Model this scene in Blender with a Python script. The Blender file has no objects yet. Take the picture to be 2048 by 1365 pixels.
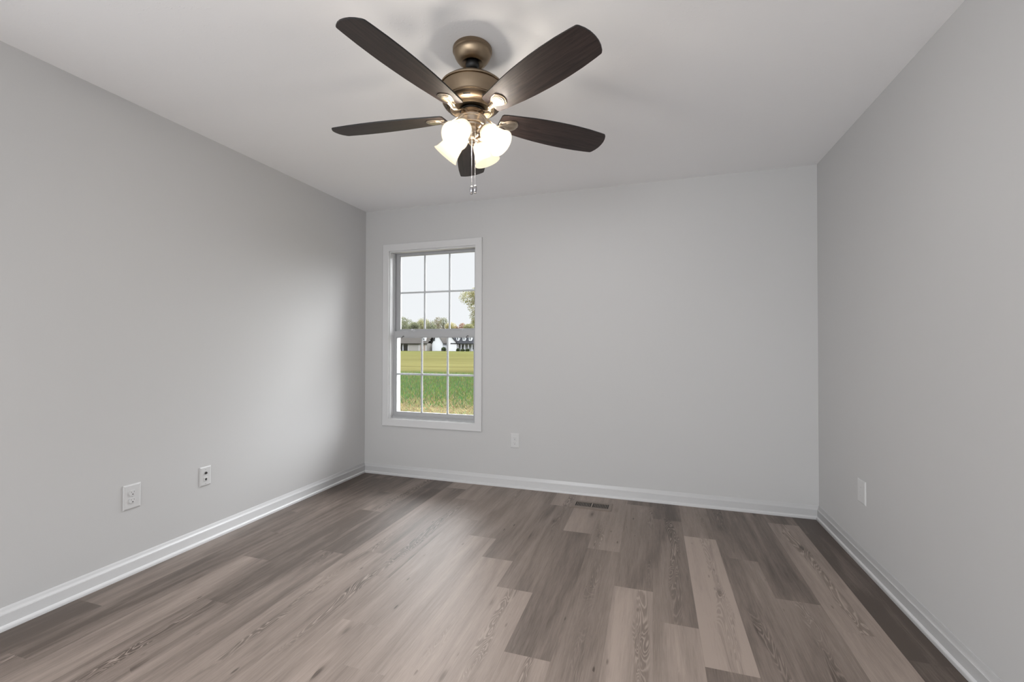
import bpy, bmesh, math, random
from mathutils import Vector, Matrix
C = bpy.context.scene.collection
PI = math.pi
random.seed(7)

# ------------------------------------------------------------------ room constants (metres)
W, D, H = 3.654, 3.534, 2.44          # right wall x, window wall y, ceiling z
YF = -2.4                             # the wall behind the camera
GZ = -0.62                            # the ground outside

# ------------------------------------------------------------------ camera
def make_camera():
    yaw, pitch, roll = -0.3084, 0.0115, 0.0019
    f = Vector((math.sin(yaw)*math.cos(pitch), math.cos(yaw)*math.cos(pitch), math.sin(pitch)))
    r = Vector((math.cos(yaw), -math.sin(yaw), 0)); u = r.cross(f)
    r2 = r*math.cos(roll) + u*math.sin(roll); u2 = -r*math.sin(roll) + u*math.cos(roll)
    cd = bpy.data.cameras.new('camera'); cd.sensor_width = 36; cd.lens = 883.69/2048*36
    cd.clip_start = .02; cd.clip_end = 2000
    c = bpy.data.objects.new('camera', cd); C.objects.link(c)
    m = Matrix.Identity(4)
    for i in range(3):
        m[i][0] = r2[i]; m[i][1] = u2[i]; m[i][2] = -f[i]; m[i][3] = (2.5711, 0, 1.1792)[i]
    c.matrix_world = m
    bpy.context.scene.camera = c
make_camera()

# ------------------------------------------------------------------ sky: pale overcast, brighter overhead
def make_world():
    w = bpy.data.worlds.new('overcast_sky'); bpy.context.scene.world = w; w.use_nodes = True
    n = w.node_tree.nodes; l = w.node_tree.links; n.clear()
    o = n.new('ShaderNodeOutputWorld'); b = n.new('ShaderNodeBackground')
    tc = n.new('ShaderNodeTexCoord'); sp = n.new('ShaderNodeSeparateXYZ')
    mr = n.new('ShaderNodeMapRange'); mr.interpolation_type = 'SMOOTHSTEP'
    mr.inputs['From Min'].default_value = .31; mr.inputs['From Max'].default_value = .52
    mr.inputs['To Min'].default_value = .97; mr.inputs['To Max'].default_value = SKY_TOP
    l.new(tc.outputs['Generated'], sp.inputs[0]); l.new(sp.outputs['Z'], mr.inputs['Value'])
    # wide bright patch of thin cloud in front of the sun, high above the field
    dt = n.new('ShaderNodeVectorMath'); dt.operation = 'DOT_PRODUCT'; dt.inputs[1].default_value = SUN_DIR
    l.new(tc.outputs['Generated'], dt.inputs[0])
    m2 = n.new('ShaderNodeMapRange'); m2.interpolation_type = 'SMOOTHSTEP'
    m2.inputs['From Min'].default_value = .70; m2.inputs['From Max'].default_value = .93
    m2.inputs['To Min'].default_value = 0; m2.inputs['To Max'].default_value = SUN_PATCH
    l.new(dt.outputs['Value'], m2.inputs['Value'])
    ad = n.new('ShaderNodeMath'); ad.operation = 'ADD'; l.new(mr.outputs[0], ad.inputs[0]); l.new(m2.outputs[0], ad.inputs[1])
    l.new(ad.outputs[0], b.inputs['Strength'])
    b.inputs['Color'].default_value = (.955, .975, 1.0, 1)
    l.new(b.outputs[0], o.inputs[0])
SKY_TOP = 8.5; SUN_PATCH = 16.0; SUN_DIR = (.314, .673, .669)
make_world()

def area(name, loc, rot, sx, sy, power, col=(1, 1, 1), portal=False):
    a = bpy.data.lights.new(name, 'AREA'); a.shape = 'RECTANGLE'; a.size = sx; a.size_y = sy
    a.energy = power; a.color = col
    if portal: a.cycles.is_portal = True
    o = bpy.data.objects.new(name, a); C.objects.link(o); o.location = loc; o.rotation_euler = rot
    return o
# added fill light, set in a made-up opening in the wall behind the camera
area('rear_fill', (1.75, YF+.06, 1.10), (PI/2-.03, 0, -.52), 2.5, 1.9, 88, (.945, .975, 1))
# added fill for the right wall, from a made-up gap in the left wall
area('side_fill', (.06, -.20, .95), (0, -PI/2, 0), 1.5, 1.2, 8, (.95, .975, 1))
# portal in the window opening (guides sky light only, emits nothing)
area('window_portal', (.69, D+.16, 1.277), (-PI/2, 0, 0), .86, 1.54, 1, portal=True)

vs = bpy.context.scene.view_settings
bpy.context.scene.display_settings.display_device = 'sRGB'
vs.view_transform = 'Standard'; vs.look = 'None'; vs.gamma = 1; vs.exposure = 0.0; vs.use_curve_mapping = False

# ------------------------------------------------------------------ helpers
def s2l(c): return tuple(((v/255)/12.92 if v/255 <= .04045 else ((v/255+.055)/1.055)**2.4) for v in c)
class Mat:
    def __init__(s, name):
        s.m = bpy.data.materials.new(name); s.m.use_nodes = True
        s.n = s.m.node_tree.nodes; s.l = s.m.node_tree.links; s.n.clear()
        s.o = s.n.new('ShaderNodeOutputMaterial'); s.b = s.n.new('ShaderNodeBsdfPrincipled')
        s.l.new(s.b.outputs[0], s.o.inputs['Surface'])
    def set(s, **k):
        for a, v in k.items():
            i = s.b.inputs[a.replace('_', ' ')]
            i.default_value = (*v, 1) if isinstance(v, tuple) and len(v) == 3 else v
        return s
    def node(s, t, **k):
        x = s.n.new('ShaderNode'+t)
        for a, v in k.items(): setattr(x, a, v)
        return x
    def link(s, a, b): s.l.new(a, b)
    def math(s, op, a, b=None, c=None, clamp=False):
        x = s.n.new('ShaderNodeMath'); x.operation = op; x.use_clamp = clamp
        for i, v in enumerate((a, b, c)):
            if v is None: continue
            if isinstance(v, (int, float)): x.inputs[i].default_value = v
            else: s.l.new(v, x.inputs[i])
        return x.outputs[0]
    def noise(s, vec, scale, detail=3, rough=.5, dist=0):
        x = s.n.new('ShaderNodeTexNoise'); x.inputs['Scale'].default_value = scale
        x.inputs['Detail'].default_value = detail; x.inputs['Roughness'].default_value = rough
        x.inputs['Distortion'].default_value = dist
        if vec is not None: s.l.new(vec, x.inputs['Vector'])
        return x.outputs['Fac']
    def mapping(s, vec, scale):
        x = s.n.new('ShaderNodeMapping'); x.inputs['Scale'].default_value = scale; s.l.new(vec, x.inputs[0]); return x.outputs[0]
    def mix(s, f, a, b, bt='MIX'):
        x = s.n.new('ShaderNodeMix'); x.data_type = 'RGBA'; x.blend_type = bt
        for i, v in ((0, f), (6, a), (7, b)):
            if isinstance(v, (int, float)): x.inputs[i].default_value = v
            elif isinstance(v, tuple): x.inputs[i].default_value = (*v[:3], 1)
            else: s.l.new(v, x.inputs[i])
        return x.outputs[2]
    def ramp(s, f, stops, interp='LINEAR'):
        x = s.n.new('ShaderNodeValToRGB'); x.color_ramp.interpolation = interp
        e = x.color_ramp.elements
        while len(e) < len(stops): e.new(.5)
        for i, (p, c) in enumerate(stops):
            e[i].position = p; e[i].color = (c, c, c, 1) if isinstance(c, (int, float)) else (*c, 1)
        s.l.new(f, x.inputs[0]); return x.outputs[0]
    def bump(s, h, strength, dist=.01):
        x = s.n.new('ShaderNodeBump'); x.inputs['Strength'].default_value = strength
        x.inputs['Distance'].default_value = dist; s.l.new(h, x.inputs['Height']); s.l.new(x.outputs[0], s.b.inputs['Normal'])

def plain(name, col, rough=.5, metal=0.0, spec=.5, **k):
    m = Mat(name); m.set(Base_Color=tuple(col), Roughness=rough, Metallic=metal)
    m.b.inputs['Specular IOR Level'].default_value = spec
    tc = m.node('TexCoord'); nz = m.noise(tc.outputs['Object'], 35, 2)
    r = m.ramp(nz, [(0, max(rough-.04, 0)), (1, min(rough+.04, 1))]); m.link(r, m.b.inputs['Roughness'])
    return m.m

def obj(name, bm, mat, parent=None, smooth=None):
    me = bpy.data.meshes.new(name)
    bmesh.ops.recalc_face_normals(bm, faces=bm.faces[:])
    bm.to_mesh(me); bm.free()
    for m in (mat if isinstance(mat, (list, tuple)) else [mat]): me.materials.append(m)
    if smooth is not None:
        for p in me.polygons: p.use_smooth = True
        me.set_sharp_from_angle(angle=math.radians(smooth))
    o = bpy.data.objects.new(name, me); C.objects.link(o)
    if parent: o.parent = parent
    return o
def empty(name, loc=(0, 0, 0), rot=(0, 0, 0), parent=None):
    o = bpy.data.objects.new(name, None); C.objects.link(o); o.location = loc; o.rotation_euler = rot
    o.empty_display_size = .1
    if parent: o.parent = parent
    return o
def tag(o, label, cat, group=None, kind=None):
    o['label'] = label; o['category'] = cat
    if group: o['group'] = group
    if kind: o['kind'] = kind
    return o
def struct(o): o['kind'] = 'structure'; return o

def box(bm, a, b, bevel=0, seg=2, mi=0):
    x0, y0, z0 = [min(p, q) for p, q in zip(a, b)]; x1, y1, z1 = [max(p, q) for p, q in zip(a, b)]
    v = [bm.verts.new(p) for p in ((x0,y0,z0),(x1,y0,z0),(x1,y1,z0),(x0,y1,z0),(x0,y0,z1),(x1,y0,z1),(x1,y1,z1),(x0,y1,z1))]
    fs = [bm.faces.new([v[i] for i in q]) for q in ((0,3,2,1),(4,5,6,7),(0,1,5,4),(1,2,6,5),(2,3,7,6),(3,0,4,7))]
    for f in fs: f.material_index = mi
    if bevel:
        es = list({e for f in fs for e in f.edges})
        bmesh.ops.bevel(bm, geom=es, offset=bevel, segments=seg, affect='EDGES', profile=.6)
def prism(bm, pts, axis, a, b, mi=0):
    """closed polygon pts (2D) swept along axis from a to b. axis 'x': pts=(y,z); 'y': (x,z); 'z': (x,y)"""
    def P(q, t): return {'x': (t, q[0], q[1]), 'y': (q[0], t, q[1]), 'z': (q[0], q[1], t)}[axis]
    A = [bm.verts.new(P(q, a)) for q in pts]; B = [bm.verts.new(P(q, b)) for q in pts]
    n = len(pts); fs = [bm.faces.new(A), bm.faces.new(B[::-1])]
    for i in range(n): fs.append(bm.faces.new((A[i], B[i], B[(i+1) % n], A[(i+1) % n])))
    for f in fs: f.material_index = mi
def lathe(bm, prof, n=48, M=None, mi=0, cap=True):
    """prof: list of (r,z) about local z; radius 0 closes the end"""
    M = M or Matrix.Identity(4); rings = []
    for r, z in prof:
        if r < 1e-6: rings.append([bm.verts.new(M @ Vector((0, 0, z)))])
        else: rings.append([bm.verts.new(M @ Vector((r*math.cos(2*PI*i/n), r*math.sin(2*PI*i/n), z))) for i in range(n)])
    for A, B in zip(rings, rings[1:]):
        for i in range(n):
            j = (i+1) % n
            if len(A) == 1 and len(B) == 1: continue
            if len(A) == 1: f = bm.faces.new((A[0], B[i], B[j]))
            elif len(B) == 1: f = bm.faces.new((A[i], A[j], B[0]))
            else: f = bm.faces.new((A[i], A[j], B[j], B[i]))
            f.material_index = mi
def tube(bm, pts, rad, n=10, cap=True, flat=1.0):
    pts = [Vector(p) for p in pts]; rings = []
    up = Vector((0, 0, 1))
    for i, p in enumerate(pts):
        t = (pts[min(i+1, len(pts)-1)] - pts[max(i-1, 0)]).normalized()
        a = t.cross(up)
        if a.length < 1e-3: a = t.cross(Vector((1, 0, 0)))
        a.normalize(); b = a.cross(t).normalized()
        r = rad[i] if isinstance(rad, (list, tuple)) else rad
        rings.append([bm.verts.new(p + a*math.cos(2*PI*k/n)*r*flat + b*math.sin(2*PI*k/n)*r) for k in range(n)])
    for A, B in zip(rings, rings[1:]):
        for k in range(n): bm.faces.new((A[k], A[(k+1) % n], B[(k+1) % n], B[k]))
    if cap: bm.faces.new(rings[0][::-1]); bm.faces.new(rings[-1])
def BM(): return bmesh.new()
def axis_matrix(loc, d):
    d = Vector(d).normalized(); q = d.to_track_quat('Z', 'Y')
    return Matrix.Translation(Vector(loc)) @ q.to_matrix().to_4x4()

# ------------------------------------------------------------------ materials
def wall_paint():
    m = Mat('grey_wall_paint'); m.set(Base_Color=(.545, .543, .542), Roughness=.62)
    m.b.inputs['Specular IOR Level'].default_value = .3
    tc = m.node('TexCoord'); h = m.noise(tc.outputs['Object'], 190, 3, .6)
    m.bump(h, .06, .002); return m.m
def ceiling_paint():
    m = Mat('stomped_white_ceiling_paint'); m.set(Base_Color=(.87, .87, .88), Roughness=.8)
    m.b.inputs['Specular IOR Level'].default_value = .25
    tc = m.node('TexCoord')
    a = m.noise(m.mapping(tc.outputs['Object'], (1, 1.5, 1)), 42, 3, .6, 1.2)
    ridge = m.ramp(a, [(0, 0), (.60, 0), (.66, 1), (.72, .3), (1, 0)])
    patch = m.ramp(m.noise(tc.outputs['Object'], 5.5, 3, .6), [(.45, 0), (.62, 1)])
    fine = m.noise(tc.outputs['Object'], 120, 2)
    h = m.math('ADD', m.math('MULTIPLY', ridge, patch), m.math('MULTIPLY', fine, .15))
    m.bump(h, .25, .004); return m.m
def floor_wood():
    m = Mat('greige_oak_vinyl_plank')
    uv = m.node('UVMap'); uv.uv_map = 'UVMap'; sp = m.node('SeparateXYZ'); m.link(uv.outputs[0], sp.inputs[0])
    at = {}
    for k in ('tone', 'seed', 'figure'):
        x = m.node('Attribute'); x.attribute_name = k; at[k] = x.outputs['Fac']
    def vec(su, sv):
        c = m.node('CombineXYZ'); m.link(m.math('MULTIPLY', sp.outputs[0], su), c.inputs[0])
        m.link(m.math('MULTIPLY', sp.outputs[1], sv), c.inputs[1]); m.link(m.math('MULTIPLY', at['seed'], 61.0), c.inputs[2])
        return c.outputs[0]
    fine = m.noise(vec(280, 11), 1, 3, .65, .5)
    mid = m.noise(vec(46, 1.8), 1, 3, .55, .6)
    broad = m.noise(vec(9, 1.0), 1, 3, .55, .9)
    # contour lines of a noise stretched along the board: nested cathedral loops
    fld = m.noise(vec(13.0, 1.7), 1, 2.0, .5, .9)
    fr = m.math('FRACT', m.math('MULTIPLY', m.math('ADD', fld, m.math('MULTIPLY', mid, .03)), 25.0))
    line = m.ramp(fr, [(0, 0), (.3, .0), (.6, 1), (.72, .5), (.82, 0), (1, 0)])
    # the figured strip wanders along the board and covers about a third of its width
    wand = m.noise(vec(0, 1.1), 1, 2, .5)
    off = m.math('MULTIPLY', m.math('SUBTRACT', m.math('FRACT', m.math('MULTIPLY', at['seed'], 7.31)), .5), .075)
    du = m.math('ABSOLUTE', m.math('SUBTRACT', m.math('SUBTRACT', sp.outputs[0], off), m.math('MULTIPLY', m.math('SUBTRACT', wand, .5), .13)))
    wid = m.math('MULTIPLY', m.math('ADD', m.noise(vec(0, 2.6), 1, 1), .15), .046)
    strip = m.math('MULTIPLY', m.math('SUBTRACT', wid, du), 110, clamp=True)
    band = m.noise(vec(3, .8), 1, 1.5, .5)
    thr = m.math('SUBTRACT', .76, m.math('MULTIPLY', at['figure'], .42))
    mask = m.math('MULTIPLY', m.math('MULTIPLY', m.math('SUBTRACT', band, thr), 9.0, clamp=True), strip)
    # knots
    vo = m.node('TexVoronoi'); vo.inputs['Scale'].default_value = 1; vo.inputs['Randomness'].default_value = 1
    m.link(vec(7.5, 2.3), vo.inputs['Vector'])
    kn = m.ramp(m.math('ADD', vo.outputs['Distance'], m.math('MULTIPLY', mid, .06)), [(0, 1), (.075, .9), (.13, .25), (.22, 0)])
    sel = m.math('GREATER_THAN', m.noise(vec(1.5, .8), 1, 1), .45)
    kn = m.math('MULTIPLY', kn, sel)
    v2 = m.node('TexVoronoi'); v2.inputs['Scale'].default_value = 1; m.link(vec(17, 4.5), v2.inputs['Vector'])
    pin = m.math('MULTIPLY', m.ramp(v2.outputs['Distance'], [(0, 1), (.045, .8), (.10, 0)]), m.math('GREATER_THAN', m.noise(vec(4, 2), 1, 1), .52))
    kn = m.math('MAXIMUM', kn, pin)
    light, dark = (.390, .316, .272), (.078, .058, .046)
    t = m.math('ADD', at['tone'], m.math('MULTIPLY', m.math('SUBTRACT', broad, .5), .95))
    t = m.math('ADD', t, m.math('MULTIPLY', m.math('SUBTRACT', mid, .5), .36))
    t = m.math('ADD', t, m.math('MULTIPLY', m.math('SUBTRACT', fine, .5), .58))
    t = m.math('SUBTRACT', t, m.math('MULTIPLY', mask, .30))
    t = m.math('ADD', t, m.math('MULTIPLY', m.math('MULTIPLY', line, mask), .62))
    t = m.math('SUBTRACT', t, m.math('MULTIPLY', kn, .55), clamp=True)
    col = m.mix(t, dark, light)
    # board edges
    e = m.math('ABSOLUTE', sp.outputs[0]); ed = m.ramp(m.math('MULTIPLY', e, 10), [(0, 0), (.903, 0), (.912, 1)])
    col = m.mix(m.math('MULTIPLY', ed, .35), col, (.05, .04, .035))
    m.link(col, m.b.inputs['Base Color'])
    r = m.ramp(fine, [(0, .40), (1, .50)]); m.link(r, m.b.inputs['Roughness'])
    m.b.inputs['Specular IOR Level'].default_value = .5
    m.bump(fine, .12, .0015); return m.m
def brushed_metal(name, col, rough, aniso=.75):
    m = Mat(name); m.set(Base_Color=col, Metallic=1.0, Roughness=rough, Anisotropic=aniso)
    tg = m.node('Tangent', direction_type='RADIAL', axis='Z'); m.link(tg.outputs[0], m.b.inputs['Tangent'])
    tc = m.node('TexCoord'); nz = m.noise(m.mapping(tc.outputs['Object'], (4, 4, 260)), 3, 2)
    m.link(m.ramp(nz, [(.2, rough-.03), (.8, rough+.05)]), m.b.inputs['Roughness'])
    return m.m
def blade_wood():
    m = Mat('dark_walnut_blade'); tc = m.node('TexCoord')
    g = m.noise(m.mapping(tc.outputs['Object'], (3, 42, 8)), 1.6, 4, .6, 1.4)
    f = m.noise(m.mapping(tc.outputs['Object'], (9, 240, 8)), 1, 3, .6)
    k = m.math('ADD', m.math('MULTIPLY', g, .7), m.math('MULTIPLY', f, .3))
    c = m.mix(m.ramp(k, [(.35, 0), (.66, 1)]), (.010, .0070, .0068), (.045, .029, .026))
    m.link(c, m.b.inputs['Base Color']); m.set(Roughness=.48)
    m.b.inputs['Specular IOR Level'].default_value = .42
    m.bump(f, .08, .001); return m.m
def pane_glass():
    m = Mat('window_glass'); t = m.node('BsdfTransparent'); g = m.node('BsdfGlossy'); g.inputs['Roughness'].default_value = .02
    fr = m.node('Fresnel'); fr.inputs['IOR'].default_value = 1.25
    t.inputs[0].default_value = (.985, .99, .99, 1)
    x = m.node('MixShader'); m.link(fr.outputs[0], x.inputs[0]); m.link(t.outputs[0], x.inputs[1]); m.link(g.outputs[0], x.inputs[2])
    m.link(x.outputs[0], m.o.inputs['Surface']); return m.m
def shade_glass(name, glow):
    m = Mat(name); d = m.node('BsdfDiffuse'); t = m.node('BsdfTranslucent'); e = m.node('Emission')
    d.inputs[0].default_value = (.05, .045, .035, 1); t.inputs[0].default_value = (.04, .035, .02, 1)
    e.inputs[0].default_value = (1, .88, .68, 1); e.inputs[1].default_value = glow
    x = m.node('MixShader'); x.inputs[0].default_value = .15; m.link(d.outputs[0], x.inputs[1]); m.link(t.outputs[0], x.inputs[2])
    a = m.node('AddShader'); m.link(x.outputs[0], a.inputs[0]); m.link(e.outputs[0], a.inputs[1])
    tr = m.node('BsdfTransparent'); tr.inputs[0].default_value = (1, .97, .92, 1); y = m.node('MixShader'); y.inputs[0].default_value = .36
    m.link(a.outputs[0], y.inputs[1]); m.link(tr.outputs[0], y.inputs[2]); m.link(y.outputs[0], m.o.inputs['Surface']); return m.m
def emitter(name, col, s):
    m = Mat(name); m.set(Base_Color=(.9, .9, .9)); m.b.inputs['Emission Color'].default_value = (*col, 1)
    m.b.inputs['Emission Strength'].default_value = s; return m.m
def attr_colour(name, rough=.8, trans=0):
    m = Mat(name); a = m.node('Attribute'); a.attribute_name = 'tint'; m.link(a.outputs['Color'], m.b.inputs['Base Color'])
    m.b.inputs['Roughness'].default_value = rough; m.b.inputs['Specular IOR Level'].default_value = .05
    if trans:
        t = m.node('BsdfTranslucent'); m.link(a.outputs['Color'], t.inputs[0]); x = m.node('MixShader'); x.inputs[0].default_value = trans
        m.link(m.b.outputs[0], x.inputs[1]); m.link(t.outputs[0], x.inputs[2]); m.link(x.outputs[0], m.o.inputs['Surface'])
    return m.m

M_wall = wall_paint(); M_ceil = ceiling_paint(); M_floor = floor_wood()
M_trim = plain('white_trim_paint', (.62, .62, .625), .34)
M_casing = plain('white_casing_paint', (.63, .63, .635), .4)
M_vinyl = plain('white_window_vinyl', (.42, .425, .435), .4)
M_plate = plain('white_plastic_plate', (.61, .61, .61), .35)
M_slot = plain('dark_slot', (.02, .02, .02), .6)
M_brass = brushed_metal('brushed_antique_brass', (.27, .205, .14), .34)
M_brass2 = brushed_metal('lamplit_brass', (.56, .47, .37), .28)  # paler copy of the brass, lamp glow put into the colour of the lower parts
M_black = plain('black_rubber', (.006, .006, .006), .5)
M_chrome = plain('chrome', (.75, .75, .78), .15, 1.0)
M_blade = blade_wood(); M_edge = plain('black_blade_edge', (.008, .007, .007), .45)
M_glass = pane_glass(); M_shade = shade_glass('frosted_lamp_glass', .9); M_shade_in = shade_glass('frosted_lamp_glass_inside', 1.4)
def bulb_glass():
    m = Mat('lit_frosted_bulb'); e = m.node('Emission'); t = m.node('BsdfTransparent'); x = m.node('MixShader')
    e.inputs[0].default_value = (1, .93, .80, 1); e.inputs[1].default_value = 6; x.inputs[0].default_value = .8
    m.link(e.outputs[0], x.inputs[1]); m.link(t.outputs[0], x.inputs[2]); m.link(x.outputs[0], m.o.inputs['Surface']); return m.m
M_bulb = bulb_glass()
M_register = plain('brown_register_enamel', (.24, .195, .165), .45, .3)

# ------------------------------------------------------------------ room shell
T = .16
WX0, WX1, WZ0, WZ1 = .245, 1.135, .493, 2.060      # rough opening in the window wall
def shell():
    b = BM()
    for a, c in (((-T, YF-T, 0), (0, -.85, H)), ((-T, .55, 0), (0, D+T, H)), ((-T, -.85, 2.2), (0, .55, H))): box(b, a, c)  # gap added in the unseen stretch for the side fill light
    struct(obj('wall_left', b, M_wall))
    b = BM(); box(b, (W, YF-T, 0), (W+T, D+T, H)); struct(obj('wall_right', b, M_wall))
    b = BM()
    for a, c in (((0, D, 0), (WX0, D+T, H)), ((WX1, D, 0), (W, D+T, H)), ((WX0, D, 0), (WX1, D+T, WZ0)), ((WX0, D, WZ1), (WX1, D+T, H))): box(b, a, c)
    struct(obj('wall_back', b, M_wall))
    b = BM(); ox0, ox1, oz = .42, 3.08, 2.32
    for a, c in (((0, YF-T, 0), (ox0, YF, H)), ((ox1, YF-T, 0), (W, YF, H)), ((ox0, YF-T, oz), (ox1, YF, H)), ((ox0, YF-T, 0), (ox1, YF, .18))): box(b, a, c)  # unseen opening added for the rear fill light
    struct(obj('wall_front', b, M_wall))
    b = BM(); box(b, (-T, YF-T, H), (W+T, D+T, H+.2)); struct(obj('ceiling', b, M_ceil))
shell()

def floor():
    pw, x0 = .1825, .015
    J = {0: 1.355, 1: 1.04, 2: 1.918, 3: 1.539, 4: .93, 5: 2.178, 6: 1.961, 7: 1.61, 8: 2.558, 9: 2.32, 10: 2.055, 11: 2.807-1.178,
         12: 2.607, 13: 2.239, 14: 2.007, 15: 1.778, 16: 2.726, 17: 2.359, 18: 3.349, 19: 2.05, -1: 1.7}
    tones = {(13, 0): .85, (13, 1): .42, (13, 2): .25, (14, 0): .72, (14, 1): .38, (14, 2): .22, (15, 0): .42, (15, 1): .98, (15, 2): .5, (16, 0): .42, (16, 1): .22,
             (16, -1): .8, (17, 0): .5, (17, 1): .3, (18, 0): .68, (18, 1): .2, (18, -1): .66, (19, 0): .08, (19, 1): -.02, (19, 2): -.04, (12, 0): .5, (12, 1): .66,
             (11, 0): .74, (11, 1): .33, (11, -1): .52, (10, 0): .8, (10, 1): .38, (9, 0): .8, (9, 1): .42, (8, 0): .7, (8, 1): .5, (7, 1): .6, (7, 0): .62,
             (2, 0): .34, (3, 1): .12, (3, 0): .24, (1, 1): .14, (0, 1): .22, (0, 0): .02, (0, 2): .1, (1, 0): .18, (4, 0): .32, (4, 1): .26, (5, 0): .42, (5, 1): .34, (6, 0): .5, (6, 1): .46}
    figs = {(13, 0): 1, (14, 1): .9, (14, 0): .85, (15, 1): 1, (16, 0): 1, (17, 0): .8, (18, 0): 1, (12, 1): .6, (11, 0): .8, (17, 1): .6, (10, 0): .6, (19, 1): .5}
    b = BM(); uvl = b.loops.layers.uv.new('UVMap')
    fa = {k: b.faces.layers.float.new(k) for k in ('tone', 'seed', 'figure')}
    rnd = random.Random(11)
    for k in range(-1, 20):
        xa, xb = x0+k*pw, x0+(k+1)*pw; cx = (xa+xb)/2
        ca, cb = max(xa, -.0), min(xb, W)
        if cb <= ca: continue
        j0 = J.get(k, 1.5)
        for n in range(-4, 5):
            ya, yb = j0+(n-1)*1.178, j0+n*1.178       # n=1: the board just beyond the joint
            ya, yb = j0+(n-1)*1.178+1.178-1.178, yb
            ya, yb = max(ya, YF-T), min(yb, D)
            if yb <= ya: continue
            idx = n-1                                  # -1 nearer side .. 0 beyond
            key = (k, idx+1)                           # 0 = board nearer than the joint, 1 = beyond it
            v = [b.verts.new((x, y, 0)) for x, y in ((ca, ya), (cb, ya), (cb, yb), (ca, yb))]
            f = b.faces.new(v); off = rnd.uniform(0, 50)
            for lp in f.loops: lp[uvl].uv = (lp.vert.co.x-cx, lp.vert.co.y+off)
            tn = rnd.uniform(.06, .26) if k < 5 else rnd.uniform(.42, .72)
            f[fa['tone']] = tones.get(key, tn); f[fa['seed']] = rnd.random(); f[fa['figure']] = figs.get(key, rnd.uniform(.3, .75))
    me = bpy.data.meshes.new('floor'); b.to_mesh(me); b.free(); me.materials.append(M_floor)
    o = bpy.data.objects.new('floor', me); C.objects.link(o); struct(o)
    b = BM(); box(b, (-T, YF-T, -.5), (W+T, D+T, -.004)); struct(obj('floor_slab', b, M_slot))   # slab under the boards
floor()

def baseboards():
    pr = [(0, 0), (.026, 0), (.026, .006), (.0245, .0125), (.0205, .018), (.015, .0205), (.0145, .0635), (.0122, .0645), (.0122, .0665), (.0100, .0680), (.0060, .0800), (.0056, .0830), (.0030, .0870), (.0022, .0895), (0, .0895)]
    def run(name, fn, la, lb):
        b = BM(); A = [b.verts.new(fn(t, z, la(t))) for t, z in pr]; B = [b.verts.new(fn(t, z, lb(t))) for t, z in pr]
        b.faces.new(A); b.faces.new(B[::-1])
        for i in range(len(pr)): b.faces.new((A[i], B[i], B[(i+1) % len(pr)], A[(i+1) % len(pr)]))
        struct(obj(name, b, M_trim, smooth=50))
    run('baseboard_left', lambda t, z, s: (t, s, z), lambda t: .6, lambda t: D-t)
    run('baseboard_right', lambda t, z, s: (W-t, s, z), lambda t: YF+t, lambda t: D-t)
    run('baseboard_back', lambda t, z, s: (s, D-t, z), lambda t: t, lambda t: W-t)
    run('baseboard_front', lambda t, z, s: (s, YF+t, z), lambda t: t, lambda t: W-t)
baseboards()

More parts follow.
